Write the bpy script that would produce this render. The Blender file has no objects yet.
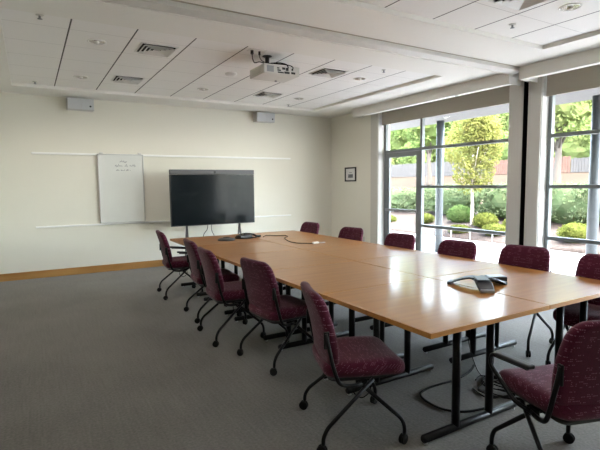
import bpy, bmesh, math, random
from mathutils import Vector, Matrix, noise
PI = math.pi
scn = bpy.context.scene
COL = scn.collection

# ------------------------------------------------------------------ helpers
def new_bm():
    return bmesh.new()

def box(bm, x0, x1, y0, y1, z0, z1, bev=0.0, M=None, seg=2):
    v = [bm.verts.new((x, y, z)) for x in (x0, x1) for y in (y0, y1) for z in (z0, z1)]
    fs = [(0, 1, 3, 2), (4, 6, 7, 5), (0, 4, 5, 1), (2, 3, 7, 6), (0, 2, 6, 4), (1, 5, 7, 3)]
    faces = [bm.faces.new([v[i] for i in f]) for f in fs]
    if M is not None:
        for q in v:
            q.co = M @ q.co
    if bev > 0:
        es = list({e for f in faces for e in f.edges})
        bmesh.ops.bevel(bm, geom=es, offset=bev, segments=seg, profile=0.5, affect='EDGES')

def fillet(pts, r=0.03, n=4):
    pts = [Vector(p) for p in pts]
    out = [pts[0]]
    for i in range(1, len(pts) - 1):
        a, b, c = pts[i - 1], pts[i], pts[i + 1]
        d1, d2 = (a - b), (c - b)
        q = min(r, d1.length * .49, d2.length * .49)
        p0, p1 = b + d1.normalized() * q, b + d2.normalized() * q
        for k in range(n + 1):
            t = k / n
            out.append(p0 * (1 - t) ** 2 + b * 2 * t * (1 - t) + p1 * t * t)
    out.append(pts[-1])
    return out

def smooth_path(pts, n=6, closed=False):
    P = [Vector(p) for p in pts]
    N = len(P)
    out = []
    rng = range(N) if closed else range(N - 1)
    for i in rng:
        if closed:
            p0, p1, p2, p3 = P[i - 1], P[i], P[(i + 1) % N], P[(i + 2) % N]
        else:
            p0, p1, p2, p3 = P[max(i - 1, 0)], P[i], P[i + 1], P[min(i + 2, N - 1)]
        for k in range(n):
            t = k / n
            out.append(0.5 * ((2 * p1) + (p2 - p0) * t + (2 * p0 - 5 * p1 + 4 * p2 - p3) * t * t + (3 * p1 - p0 - 3 * p2 + p3) * t ** 3))
    if not closed:
        out.append(P[-1])
    return out

def tube(bm, pts, r, seg=8, closed=False, sx=1.0):
    pts = [Vector(p) for p in pts]
    N = len(pts)
    rs = r if isinstance(r, (list, tuple)) else [r] * N
    tang = []
    for i in range(N):
        if closed:
            t = pts[(i + 1) % N] - pts[i - 1]
        else:
            t = pts[min(i + 1, N - 1)] - pts[max(i - 1, 0)]
        tang.append(t.normalized() if t.length > 1e-9 else Vector((0, 0, 1)))
    ref = Vector((0, 0, 1)) if abs(tang[0].z) < .9 else Vector((1, 0, 0))
    n = (ref - tang[0] * ref.dot(tang[0])).normalized()
    rings = []
    for i in range(N):
        n = n - tang[i] * n.dot(tang[i])
        n = n.normalized() if n.length > 1e-6 else tang[i].orthogonal().normalized()
        b = tang[i].cross(n)
        rings.append([bm.verts.new(pts[i] + (n * math.cos(2 * PI * k / seg) + b * math.sin(2 * PI * k / seg) * sx) * rs[i]) for k in range(seg)])
    m = N if closed else N - 1
    for i in range(m):
        A, B = rings[i], rings[(i + 1) % N]
        for k in range(seg):
            f = bm.faces.new((A[k], A[(k + 1) % seg], B[(k + 1) % seg], B[k]))
            f.smooth = True
    if not closed:
        bm.faces.new(rings[0][::-1])
        bm.faces.new(rings[-1])

def cyl(bm, p0, p1, r, seg=16, r1=None):
    tube(bm, [p0, p1], [r, r if r1 is None else r1], seg)

def lathe(bm, prof, seg=20, M=None, smooth=True):
    rings = []
    for (r, z) in prof:
        rings.append([bm.verts.new((max(r, 1e-4) * math.cos(2 * PI * k / seg), max(r, 1e-4) * math.sin(2 * PI * k / seg), z)) for k in range(seg)])
    for a, b in zip(rings, rings[1:]):
        for k in range(seg):
            f = bm.faces.new((a[k], a[(k + 1) % seg], b[(k + 1) % seg], b[k]))
            f.smooth = smooth
    if prof[0][0] > 1e-4: bm.faces.new(rings[0][::-1])
    if prof[-1][0] > 1e-4: bm.faces.new(rings[-1])
    if M is not None:
        for ring in rings:
            for v in ring: v.co = M @ v.co

def rr_ring(hx, hy, R, nc=5, ne=5):
    R = max(min(R, hx * .98, hy * .98), 1e-3)
    pts = []
    cs = [(hx - R, hy - R, 0), (-hx + R, hy - R, PI / 2), (-hx + R, -hy + R, PI), (hx - R, -hy + R, 1.5 * PI)]
    for i, (cx, cy, a) in enumerate(cs):
        arc = [(cx + R * math.cos(a + PI / 2 * k / nc), cy + R * math.sin(a + PI / 2 * k / nc)) for k in range(nc + 1)]
        nx = cs[(i + 1) % 4]
        a2 = nx[2]
        q = (nx[0] + R * math.cos(a2), nx[1] + R * math.sin(a2))
        pts += arc
        for k in range(1, ne):
            t = k / ne
            pts.append((arc[-1][0] * (1 - t) + q[0] * t, arc[-1][1] * (1 - t) + q[1] * t))
    return pts

def pillow(bm, hx, hy, th, R, er, fn, crown=0.006):
    """rounded cushion, thickness along local z, centred; fn maps (x,y,z)->Vector"""
    lev = []
    h = th / 2
    mn = min(hx, hy)
    ins = [.85 * mn, .6 * mn, .35 * mn, .18 * mn]
    for e in ins:
        if e > er: lev.append((e, -h - crown * (e / mn) ** .5 + crown * .3))
    for k in range(5):
        a = PI / 2 * k / 4
        lev.append((er * (1 - math.sin(a)), -h + er * (1 - math.cos(a))))
    for k in range(5):
        a = PI / 2 * k / 4
        lev.append((er * (1 - math.cos(a)), h - er * (1 - math.sin(a))))
    for e in ins[::-1]:
        if e > er: lev.append((e, h + crown * (e / mn) ** .5 - crown * .3))
    rings = []
    for (e, z) in lev:
        rings.append([bm.verts.new(fn(x, y, z)) for (x, y) in rr_ring(hx - e, hy - e, R - e * .6)])
    n = len(rings[0])
    for a, b in zip(rings, rings[1:]):
        for k in range(n):
            f = bm.faces.new((a[k], a[(k + 1) % n], b[(k + 1) % n], b[k])); f.smooth = True
    bm.faces.new(rings[0][::-1]).smooth = True
    bm.faces.new(rings[-1]).smooth = True

def link_mesh(name, bm, mat, parent=None, loc=None):
    bmesh.ops.recalc_face_normals(bm, faces=bm.faces[:])
    me = bpy.data.meshes.new(name)
    bm.to_mesh(me); bm.free()
    o = bpy.data.objects.new(name, me)
    COL.objects.link(o)
    if mat: me.materials.append(mat)
    if parent: o.parent = parent
    if loc: o.location = loc
    return o
obj = link_mesh

def leaf_mesh(name, bm, mat, parent=None, loc=None):
    me = bpy.data.meshes.new(name)
    bm.to_mesh(me); bm.free()
    o = bpy.data.objects.new(name, me)
    COL.objects.link(o)
    me.materials.append(mat)
    if parent: o.parent = parent
    if loc: o.location = loc
    return o

def thing(name, label, cat, loc=(0, 0, 0), rz=0.0, group=None):
    o = bpy.data.objects.new(name, None)
    o.empty_display_size = .1
    COL.objects.link(o)
    o.location = loc; o.rotation_euler = (0, 0, rz)
    o['label'] = label; o['category'] = cat
    if group: o['group'] = group
    return o

def tag(o, label, cat, group=None):
    o['label'] = label; o['category'] = cat
    if group: o['group'] = group
    return o

def struct(name, bm, mat, parent=None):
    o = link_mesh(name, bm, mat, parent)
    o['kind'] = 'structure'
    return o

def copy_tree(o, parent=None):
    c = o.copy(); COL.objects.link(c)
    if parent: c.parent = parent
    for ch in list(o.children):
        copy_tree(ch, c)
    return c

# ------------------------------------------------------------------ materials
def mat(name):
    m = bpy.data.materials.new(name); m.use_nodes = True
    nt = m.node_tree
    b = nt.nodes['Principled BSDF']
    return m, nt, b

def simple(name, col, rough=.5, metal=0.0, spec=.5, coat=0.0, bump=0.0, bscale=200.0, var=0.0, vscale=3.0):
    m, nt, b = mat(name)
    b.inputs['Base Color'].default_value = (*col, 1)
    b.inputs['Roughness'].default_value = rough
    b.inputs['Metallic'].default_value = metal
    b.inputs['Specular IOR Level'].default_value = spec
    if coat: b.inputs['Coat Weight'].default_value = coat; b.inputs['Coat Roughness'].default_value = .08
    tc = nt.nodes.new('ShaderNodeTexCoord')
    if var:
        n = nt.nodes.new('ShaderNodeTexNoise'); n.inputs['Scale'].default_value = vscale; n.inputs['Detail'].default_value = 4
        nt.links.new(tc.outputs['Object'], n.inputs['Vector'])
        r = nt.nodes.new('ShaderNodeValToRGB')
        r.color_ramp.elements[0].position = .3; r.color_ramp.elements[1].position = .7
        r.color_ramp.elements[0].color = (*[c * (1 - var) for c in col], 1)
        r.color_ramp.elements[1].color = (*[min(1, c * (1 + var)) for c in col], 1)
        nt.links.new(n.outputs['Fac'], r.inputs['Fac']); nt.links.new(r.outputs['Color'], b.inputs['Base Color'])
    if bump:
        n = nt.nodes.new('ShaderNodeTexNoise'); n.inputs['Scale'].default_value = bscale
        nt.links.new(tc.outputs['Object'], n.inputs['Vector'])
        bp = nt.nodes.new('ShaderNodeBump'); bp.inputs['Strength'].default_value = bump; bp.inputs['Distance'].default_value = .002
        nt.links.new(n.outputs['Fac'], bp.inputs['Height']); nt.links.new(bp.outputs['Normal'], b.inputs['Normal'])
    return m

def math_node(nt, op, a=None, b=None):
    n = nt.nodes.new('ShaderNodeMath'); n.operation = op
    for i, v in enumerate((a, b)):
        if v is None: continue
        if isinstance(v, (int, float)): n.inputs[i].default_value = v
        else: nt.links.new(v, n.inputs[i])
    return n.outputs[0]

WALL = (0.74, 0.715, 0.625)
M_wall = simple('wall_paint', WALL, .75, spec=.25, bump=.15, bscale=350, var=.012, vscale=.8)
M_soffit = simple('soffit_paint', (0.80, 0.785, 0.735), .8, spec=.2)
M_trim = simple('trim_paint', (0.55, 0.53, 0.485), .5)
M_track = simple('track_paint', (0.60, 0.585, 0.545), .45)
M_white = simple('white_enamel', (0.62, 0.61, 0.57), .4)
M_proj = simple('projector_plastic', (0.62, 0.60, 0.56), .45)
M_grey = simple('grey_plastic', (0.30, 0.30, 0.31), .5)
M_rail = simple('white_rail_enamel', (0.86, 0.855, 0.83), .35)
M_spk = simple('speaker_cloth', (0.55, 0.56, 0.57), .8, bump=.5, bscale=900)
M_spkbody = simple('speaker_cabinet_paint', (0.50, 0.49, 0.46), .5)
M_black = simple('black_plastic', (0.016, 0.016, 0.017), .42)
M_blackmetal = simple('black_powder_coat', (0.006, 0.006, 0.0065), .35, spec=.18)
M_rubber = simple('black_rubber', (0.007, 0.007, 0.007), .7, spec=.15)
M_gapblack = simple('black_gap_lining', (0.004, 0.004, 0.004), .95, spec=.05)
M_alu = simple('anodised_aluminium', (0.55, 0.55, 0.54), .35, metal=.8)
M_frame = simple('window_frame_paint', (0.17, 0.19, 0.195), .4, spec=.5)
M_reveal = simple('window_jamb_paint', (0.62, 0.62, 0.60), .5)
M_shade = simple('shade_fabric', (0.42, 0.385, 0.32), .85, spec=.1, bump=.3, bscale=600)
M_oak = None
M_glide = simple('clear_glide_plastic', (0.45, 0.46, 0.47), .3)
M_ring = simple('white_trim_ring', (0.7, 0.69, 0.66), .4)
M_reflector = simple('reflector_cone', (0.55, 0.53, 0.5), .18, metal=1.0)
M_dark = simple('dark_void', (0.02, 0.02, 0.02), .9, spec=.1)
M_paper = simple('paper_mat', (0.68, 0.68, 0.66), .7)
M_print = simple('printed_photograph', (0.16, 0.17, 0.19), .5, var=.7, vscale=22)
M_board = simple('whiteboard_enamel', (0.68, 0.69, 0.655), .25, var=.03, vscale=2)
M_ink = simple('marker_ink', (0.10, 0.11, 0.13), .7)
M_outlet = simple('outlet_plastic', (0.62, 0.60, 0.55), .4)
M_screen = simple('display_glass', (0.005, 0.008, 0.010), .12, spec=.14)
M_bar = simple('camera_bar_grille', (0.085, 0.085, 0.088), .5)
M_standm = simple('stand_metal', (0.16, 0.16, 0.17), .3, metal=.7)
M_phone = simple('phone_plastic', (0.020, 0.020, 0.022), .42, spec=.3)
M_phonesil = simple('phone_silver', (0.27, 0.275, 0.29), .4, metal=.3)
M_canopy = simple('canopy_soffit_paint', (0.12, 0.12, 0.12), .7)
M_column = simple('column_paint', (0.06, 0.07, 0.075), .5)
M_bulb = simple('lamp_glass', (0.75, 0.74, 0.7), .1)

def wood_mat(name, c0, c1, rough, coat, axis='Y', sc=1.0, coatr=.07):
    m, nt, b = mat(name)
    tc = nt.nodes.new('ShaderNodeTexCoord')
    mp = nt.nodes.new('ShaderNodeMapping')
    s = {'X': (1.2, 22, 22), 'Y': (22, 1.2, 22)}[axis]
    mp.inputs['Scale'].default_value = tuple(k * sc for k in s)
    nt.links.new(tc.outputs['Object'], mp.inputs['Vector'])
    n = nt.nodes.new('ShaderNodeTexNoise'); n.inputs['Scale'].default_value = 1.0; n.inputs['Detail'].default_value = 6; n.inputs['Roughness'].default_value = .6
    nt.links.new(mp.outputs['Vector'], n.inputs['Vector'])
    n2 = nt.nodes.new('ShaderNodeTexNoise'); n2.inputs['Scale'].default_value = 1.6
    nt.links.new(tc.outputs['Object'], n2.inputs['Vector'])
    mx = math_node(nt, 'ADD', math_node(nt, 'MULTIPLY', n.outputs['Fac'], .75), math_node(nt, 'MULTIPLY', n2.outputs['Fac'], .25))
    r = nt.nodes.new('ShaderNodeValToRGB')
    r.color_ramp.elements[0].position = .35; r.color_ramp.elements[1].position = .65
    r.color_ramp.elements[0].color = (*c0, 1); r.color_ramp.elements[1].color = (*c1, 1)
    nt.links.new(mx, r.inputs['Fac']); nt.links.new(r.outputs['Color'], b.inputs['Base Color'])
    b.inputs['Roughness'].default_value = rough
    b.inputs['Coat Weight'].default_value = coat; b.inputs['Coat Roughness'].default_value = coatr
    b.inputs['Coat IOR'].default_value = 1.4; b.inputs['Specular IOR Level'].default_value = .25
    return m
M_top = wood_mat('maple_veneer', (0.265, 0.103, 0.015), (0.34, 0.140, 0.023), .42, .45, 'X', coatr=.14)
M_topmatte = wood_mat('matte_maple_veneer', (0.22, 0.10, 0.036), (0.28, 0.135, 0.052), .5, .15, 'X', coatr=.35)  # duller, browner veneer for the far left tabletop
M_edge = wood_mat('maple_edge', (0.38, 0.165, 0.04), (0.48, 0.225, 0.065), .3, .4, 'X')
M_oak = wood_mat('oak_baseboard', (0.33, 0.16, 0.045), (0.46, 0.25, 0.085), .4, .2, 'X', .5)

def fabric_mat(name, seat):
    m, nt, b = mat(name)
    tc = nt.nodes.new('ShaderNodeTexCoord')
    sp = nt.nodes.new('ShaderNodeSeparateXYZ'); nt.links.new(tc.outputs['Object'], sp.inputs[0])
    ay = math_node(nt, 'ABSOLUTE', sp.outputs[1])
    u = math_node(nt, 'MULTIPLY', math_node(nt, 'SUBTRACT', ay, sp.outputs[2]) if seat else ay, 130.0)
    v = math_node(nt, 'MULTIPLY', math_node(nt, 'SUBTRACT', sp.outputs[0], sp.outputs[2]) if seat else sp.outputs[2], 100.0)
    fu, fv = math_node(nt, 'FLOOR', u), math_node(nt, 'FLOOR', v)
    cb = nt.nodes.new('ShaderNodeCombineXYZ'); nt.links.new(fu, cb.inputs[0]); nt.links.new(fv, cb.inputs[1])
    wn = nt.nodes.new('ShaderNodeTexWhiteNoise'); wn.noise_dimensions = '2D'; nt.links.new(cb.outputs[0], wn.inputs['Vector'])
    cb2 = nt.nodes.new('ShaderNodeCombineXYZ')
    nt.links.new(math_node(nt, 'FLOOR', math_node(nt, 'MULTIPLY', fu, .25)), cb2.inputs[0]); nt.links.new(fv, cb2.inputs[1])
    wn2 = nt.nodes.new('ShaderNodeTexWhiteNoise'); wn2.noise_dimensions = '2D'; nt.links.new(cb2.outputs[0], wn2.inputs['Vector'])
    on = math_node(nt, 'MULTIPLY', math_node(nt, 'GREATER_THAN', wn.outputs['Value'], .3), math_node(nt, 'GREATER_THAN', wn2.outputs['Value'], .70))
    du = math_node(nt, 'LESS_THAN', math_node(nt, 'ABSOLUTE', math_node(nt, 'SUBTRACT', math_node(nt, 'FRACT', u), .5)), .3)
    dv = math_node(nt, 'LESS_THAN', math_node(nt, 'ABSOLUTE', math_node(nt, 'SUBTRACT', math_node(nt, 'FRACT', v), .5)), .25)
    fac = math_node(nt, 'MULTIPLY', on, math_node(nt, 'MULTIPLY', du, dv))
    n = nt.nodes.new('ShaderNodeTexNoise'); n.inputs['Scale'].default_value = 260
    nt.links.new(tc.outputs['Object'], n.inputs['Vector'])
    r = nt.nodes.new('ShaderNodeValToRGB')
    r.color_ramp.elements[0].color = (0.050, 0.0048, 0.0155, 1); r.color_ramp.elements[1].color = (0.084, 0.0085, 0.0265, 1)
    r.color_ramp.elements[0].position = .35; r.color_ramp.elements[1].position = .65
    nt.links.new(n.outputs['Fac'], r.inputs['Fac'])
    mx = nt.nodes.new('ShaderNodeMix'); mx.data_type = 'RGBA'
    nt.links.new(fac, mx.inputs[0]); nt.links.new(r.outputs['Color'], mx.inputs[6]); mx.inputs[7].default_value = (0.20, 0.08, 0.12, 1)
    nt.links.new(mx.outputs[2], b.inputs['Base Color'])
    b.inputs['Roughness'].default_value = .9; b.inputs['Specular IOR Level'].default_value = .15
    b.inputs['Sheen Weight'].default_value = .15
    bp = nt.nodes.new('ShaderNodeBump'); bp.inputs['Strength'].default_value = .4; bp.inputs['Distance'].default_value = .001
    nt.links.new(n.outputs['Fac'], bp.inputs['Height']); nt.links.new(bp.outputs['Normal'], b.inputs['Normal'])
    return m
M_fab = fabric_mat('maroon_dotted_upholstery', True)
M_fabback = fabric_mat('maroon_dotted_back_upholstery', False)

def carpet_mat():
    m, nt, b = mat('grey_loop_carpet')
    tc = nt.nodes.new('ShaderNodeTexCoord')
    n1 = nt.nodes.new('ShaderNodeTexNoise'); n1.inputs['Scale'].default_value = 60; n1.inputs['Detail'].default_value = 3
    n2 = nt.nodes.new('ShaderNodeTexNoise'); n2.inputs['Scale'].default_value = 1.3; n2.inputs['Detail'].default_value = 5
    mp = nt.nodes.new('ShaderNodeMapping'); mp.inputs['Scale'].default_value = (60, 3, 1)
    n3 = nt.nodes.new('ShaderNodeTexNoise'); n3.inputs['Scale'].default_value = 1.0
    nt.links.new(tc.outputs['Object'], mp.inputs['Vector']); nt.links.new(mp.outputs[0], n3.inputs['Vector'])
    for n in (n1, n2): nt.links.new(tc.outputs['Object'], n.inputs['Vector'])
    s = math_node(nt, 'ADD', math_node(nt, 'ADD', math_node(nt, 'MULTIPLY', n1.outputs['Fac'], .45), math_node(nt, 'MULTIPLY', n2.outputs['Fac'], .35)), math_node(nt, 'MULTIPLY', n3.outputs['Fac'], .2))
    r = nt.nodes.new('ShaderNodeValToRGB')
    r.color_ramp.elements[0].position = .32; r.color_ramp.elements[1].position = .68
    r.color_ramp.elements[0].color = (0.082, 0.077, 0.070, 1); r.color_ramp.elements[1].color = (0.170, 0.160, 0.147, 1)
    nt.links.new(s, r.inputs['Fac']); nt.links.new(r.outputs['Color'], b.inputs['Base Color'])
    b.inputs['Roughness'].default_value = .95; b.inputs['Specular IOR Level'].default_value = .1
    b.inputs['Sheen Weight'].default_value = .22; b.inputs['Sheen Roughness'].default_value = .45; b.inputs['Sheen Tint'].default_value = (1, .93, .84, 1)
    bp = nt.nodes.new('ShaderNodeBump'); bp.inputs['Strength'].default_value = .6; bp.inputs['Distance'].default_value = .004
    nt.links.new(n1.outputs['Fac'], bp.inputs['Height']); nt.links.new(bp.outputs['Normal'], b.inputs['Normal'])
    return m
M_carpet = carpet_mat()

def tile_mat():
    """acoustic panels on a 0.6 m grid: strong joints along the room, fine joints across"""
    m, nt, b = mat('acoustic_ceiling_panels')
    tc = nt.nodes.new('ShaderNodeTexCoord')
    sp = nt.nodes.new('ShaderNodeSeparateXYZ'); nt.links.new(tc.outputs['Object'], sp.inputs[0])
    def line(sock, off, step, w):
        a = math_node(nt, 'FRACT', math_node(nt, 'DIVIDE', math_node(nt, 'SUBTRACT', sock, off - step * .5), step))
        return math_node(nt, 'LESS_THAN', math_node(nt, 'ABSOLUTE', math_node(nt, 'SUBTRACT', a, .5)), w / step)
    gx = line(sp.outputs[0], .43, .6, .0075)
    gy = line(sp.outputs[1], 5.245, .61, .004)
    n = nt.nodes.new('ShaderNodeTexNoise'); n.inputs['Scale'].default_value = 160
    nt.links.new(tc.outputs['Object'], n.inputs['Vector'])
    r = nt.nodes.new('ShaderNodeValToRGB')
    r.color_ramp.elements[0].color = (0.80, 0.785, 0.755, 1); r.color_ramp.elements[1].color = (0.88, 0.87, 0.845, 1)
    nt.links.new(n.outputs['Fac'], r.inputs['Fac'])
    m1 = nt.nodes.new('ShaderNodeMix'); m1.data_type = 'RGBA'
    nt.links.new(math_node(nt, 'MULTIPLY', gy, .45), m1.inputs[0]); nt.links.new(r.outputs['Color'], m1.inputs[6]); m1.inputs[7].default_value = (.3, .29, .27, 1)
    m2 = nt.nodes.new('ShaderNodeMix'); m2.data_type = 'RGBA'
    nt.links.new(gx, m2.inputs[0]); nt.links.new(m1.outputs[2], m2.inputs[6]); m2.inputs[7].default_value = (.12, .115, .11, 1)
    nt.links.new(m2.outputs[2], b.inputs['Base Color'])
    b.inputs['Roughness'].default_value = .9; b.inputs['Specular IOR Level'].default_value = .1
    return m
M_tile = tile_mat()

def glass_mat():
    m = bpy.data.materials.new('clear_window_glass'); m.use_nodes = True
    nt = m.node_tree; nt.nodes.clear()
    o = nt.nodes.new('ShaderNodeOutputMaterial'); mx = nt.nodes.new('ShaderNodeMixShader')
    t = nt.nodes.new('ShaderNodeBsdfTransparent'); t.inputs[0].default_value = (.93, .95, .94, 1)
    g = nt.nodes.new('ShaderNodeBsdfGlossy'); g.inputs['Roughness'].default_value = .0
    f = nt.nodes.new('ShaderNodeFresnel'); f.inputs['IOR'].default_value = 1.45
    ge = nt.nodes.new('ShaderNodeNewGeometry')
    fac = math_node(nt, 'MULTIPLY', f.outputs[0], math_node(nt, 'SUBTRACT', 1.0, ge.outputs['Backfacing']))
    nt.links.new(fac, mx.inputs[0]); nt.links.new(t.outputs[0], mx.inputs[1]); nt.links.new(g.outputs[0], mx.inputs[2])
    nt.links.new(mx.outputs[0], o.inputs[0])
    return m
M_glass = glass_mat()

def leaf_mat(name, c0, c1, sc=2.5):
    m = bpy.data.materials.new(name); m.use_nodes = True
    nt = m.node_tree; nt.nodes.clear()
    o = nt.nodes.new('ShaderNodeOutputMaterial'); mx = nt.nodes.new('ShaderNodeMixShader'); mx.inputs[0].default_value = .5
    d = nt.nodes.new('ShaderNodeBsdfDiffuse'); t = nt.nodes.new('ShaderNodeBsdfTranslucent')
    tc = nt.nodes.new('ShaderNodeTexCoord'); n = nt.nodes.new('ShaderNodeTexNoise'); n.inputs['Scale'].default_value = sc; n.inputs['Detail'].default_value = 5
    n.inputs['Roughness'].default_value = .7
    nt.links.new(tc.outputs['Object'], n.inputs['Vector'])
    r = nt.nodes.new('ShaderNodeValToRGB')
    r.color_ramp.elements[0].position = .35; r.color_ramp.elements[1].position = .65
    r.color_ramp.elements[0].color = (*c0, 1); r.color_ramp.elements[1].color = (*c1, 1)
    nt.links.new(n.outputs['Fac'], r.inputs['Fac'])
    for q in (d, t): nt.links.new(r.outputs['Color'], q.inputs['Color'])
    nt.links.new(d.outputs[0], mx.inputs[1]); nt.links.new(t.outputs[0], mx.inputs[2]); nt.links.new(mx.outputs[0], o.inputs[0])
    return m
M_leaf_y = leaf_mat('yellow_green_leaves', (0.1271, 0.1427, 0.0384), (0.1012, 0.0918, 0.0291))
M_leaf_lime = leaf_mat('lime_shrub_leaves', (0.0450, 0.0562, 0.0120), (0.0714, 0.0798, 0.0210), 6)
M_leaf_g = leaf_mat('green_shrub_leaves', (0.0264, 0.0488, 0.0144), (0.0570, 0.0818, 0.0285), 6)
M_leaf_h = leaf_mat('hedge_leaves', (0.0663, 0.0987, 0.0485), (0.0735, 0.0865, 0.0473), 4)
M_leaf_far = leaf_mat('far_tree_leaves', (0.1058, 0.1597, 0.0484), (0.0842, 0.1050, 0.0377), .5)
M_leaf_far2 = leaf_mat('far_pale_tree_leaves', (0.1329, 0.1757, 0.0578), (0.0992, 0.1093, 0.0440), .5)
M_bark = simple('bark', (0.035, 0.028, 0.022), .9, var=.3, vscale=20)
M_palebark = simple('pale_bark', (0.20, 0.175, 0.145), .9, var=.2, vscale=20)
M_mulch = simple('bark_mulch', (0.017, 0.0125, 0.011), .95, spec=.1, var=.45, vscale=9, bump=.8, bscale=30)
M_lawn = simple('dry_lawn', (0.0165, 0.0108, 0.0068), .95, spec=.05, var=.15, vscale=.6)
M_patio = simple('pale_patio_concrete', (0.21, 0.203, 0.214), .85, spec=.2, var=.08, vscale=5)
M_fence_g = simple('weathered_fence_boards', (0.036, 0.033, 0.032), .9, var=.2, vscale=4)
M_fence_r = simple('red_brown_fence_boards', (0.058, 0.027, 0.018), .9, var=.2, vscale=4)
M_steel = simple('galvanised_steel', (0.30, 0.31, 0.32), .4, metal=.6)

# ------------------------------------------------------------------ room shell
XW, YB, ZS = 6.10, 8.92, 3.065
XL, YN = -1.10, -1.30
ZT = ZS + .045
GX = 6.24                               # front of the glazing
bm = new_bm(); box(bm, XL - .2, XW + .3, YN - .2, YB + .2, -.2, 0)
struct('floor', bm, M_carpet)
bm = new_bm(); box(bm, XL - .2, XW + .3, YB, YB + .2, 0, 3.4)
struct('wall_back', bm, M_wall)
bm = new_bm(); box(bm, XL - .2, XL, YN - .2, YB, 0, 3.4)
struct('wall_left', bm, M_wall)
bm = new_bm(); box(bm, XL, XW + .3, YN - .2, YN, 0, 3.4)
struct('wall_near', bm, M_wall)
# right wall with two glazed openings
ZH = 3.02                               # head of the openings
bm = new_bm()
box(bm, XW, XW + .3, 7.235, YB, 0, 3.4)
box(bm, XW, XW + .3, 4.26, 7.235, ZH, 3.4)
box(bm, XW + .161, XW + .3, 3.83, 4.26, 0, 3.4)
box(bm, XW, XW + .3, -.70, 3.83, ZH, 3.4)
box(bm, XW, XW + .3, YN, -.70, 0, 3.4)
struct('wall_right', bm, M_wall)

# ceiling: soffit with two shallow recesses holding acoustic panels
RX0, RX1 = -.14, 5.20
REC = [(4.78, 8.26), (-.6, 3.28)]
bm = new_bm()
ys = [YN, REC[1][0], REC[1][1], REC[0][0], REC[0][1], YB]
for a, b, hole in [(ys[0], ys[1], 0), (ys[1], ys[2], 1), (ys[2], ys[3], 0), (ys[3], ys[4], 1), (ys[4], ys[5], 0)]:
    if hole:
        box(bm, XL, RX0, a, b, ZS, ZT + .25); box(bm, RX1, XW, a, b, ZS, ZT + .25)
    else:
        box(bm, XL, XW, a, b, ZS, ZT + .25)
struct('ceiling', bm, M_soffit)
for (a, b) in REC:
    bm = new_bm(); box(bm, RX0, RX1, a, b, ZT, ZT + .2)
    struct('ceiling_panels', bm, M_tile)
bm = new_bm(); box(bm, XL - .3, XW + .35, YN - .3, YB + .3, 3.4, 3.6)
struct('added_roof', bm, M_canopy)  # unseen slab added over the ceiling to stop sun leaking in

# partition track across the ceiling
bm = new_bm()
box(bm, XL, 5.82, 3.915, 4.075, ZS - .048, ZS, .003)
struct('trim_1', bm, M_track)
bm = new_bm(); box(bm, XL, 5.82, 4.078, 4.098, ZS - .056, ZS, .003)
struct('trim_8', bm, M_soffit)
bm = new_bm(); box(bm, XL, 5.98, 3.898, 3.913, ZS - .006, ZS)
struct('trim_9', bm, M_shade)
# baseboards
bm = new_bm(); box(bm, XL, XW, YB - .018, YB, 0, .125, .004)
struct('baseboard_back', bm, M_oak)
bm = new_bm(); box(bm, XL, XL + .018, YN, YB - .018, 0, .125, .004)
struct('baseboard_left', bm, M_oak)
bm = new_bm(); box(bm, XW - .018, XW, 7.47, YB - .018, 0, .125, .004)
struct('baseboard_right', bm, M_oak)
# casing beside the door, split column between the windows
bm = new_bm(); box(bm, XW - .02, XW, 7.235, 7.465, 0, 2.96, .004)
struct('trim_2', bm, M_trim)
bm = new_bm(); box(bm, XW - .02, XW + .16, 4.0955, 4.325, 0, ZS, .02, seg=3)
struct('trim_3', bm, M_trim)
bm = new_bm(); box(bm, XW - .02, XW + .16, 3.83, 4.022, 0, ZS, .006)
struct('trim_4', bm, M_trim)
bm = new_bm(); box(bm, XW + .10, XW + .16, 4.022, 4.088, 0, 2.95); box(bm, XW - .012, XW + .16, 4.088, 4.0955, 0, 2.95)
struct('trim_5', bm, M_gapblack)  # black lining added so the pocket gap reads as a dark recess
# jamb linings
bm = new_bm()
box(bm, XW + .001, GX + .06, 7.225, 7.235, 0, ZH)
box(bm, XW + .001, GX + .06, 4.326, 7.225, ZH - .01, ZH)
struct('trim_6', bm, M_reveal)
bm = new_bm()
box(bm, XW + .161, GX + .06, 3.818, 3.829, 0, ZH); box(bm, XW + .001, GX + .02, 3.82, 3.829, 0, ZH)
box(bm, XW + .001, GX + .06, -.70, 3.818, ZH - .01, ZH)
struct('trim_7', bm, M_reveal)

RAILS = [2.175, 1.476, .757]
def glazing(name, y0, y1, mull, door=None):
    """storefront frame: jambs, mullions at mull, rails between; one pane mesh"""
    bm = new_bm()
    x0, x1 = GX, GX + .07
    w = .05
    def V(y, z0, z1, ww=w): box(bm, x0, x1, y - ww / 2, y + ww / 2, z0, z1, .003)
    V(y0 + w / 2, 0.0, ZH - .01); V(y1 - w / 2, 0.0, ZH - .01)
    for y in mull: V(y, 0.0, ZH - .01)
    edges = [y0] + list(mull) + [y1]
    for a, b in zip(edges, edges[1:]):
        isdoor = door and abs(a - door[0]) < .05
        zz = [ZH - .035] + ([RAILS[0]] if isdoor else RAILS + [.03])
        for z in zz:
            h = .05 if z > .1 else .06
            box(bm, x0 + .002, x1 - .002, a + .02, b - .02, z - h / 2, z + h / 2, .003)
    fr = struct(name, bm, M_frame)
    bm = new_bm()
    for a, b in zip(edges, edges[1:]):
        isdoor = door and abs(a - door[0]) < .05
        zs = [ZH - .06] + ([RAILS[0]] if isdoor else RAILS + [.05])
        for z1_, z0_ in zip(zs, zs[1:]):
            box(bm, x0 + .032, x0 + .038, a + .03, b - .03, z0_ + .02, z1_ - .02)
    link_mesh('pane', bm, M_glass, fr)
    return fr
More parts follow.
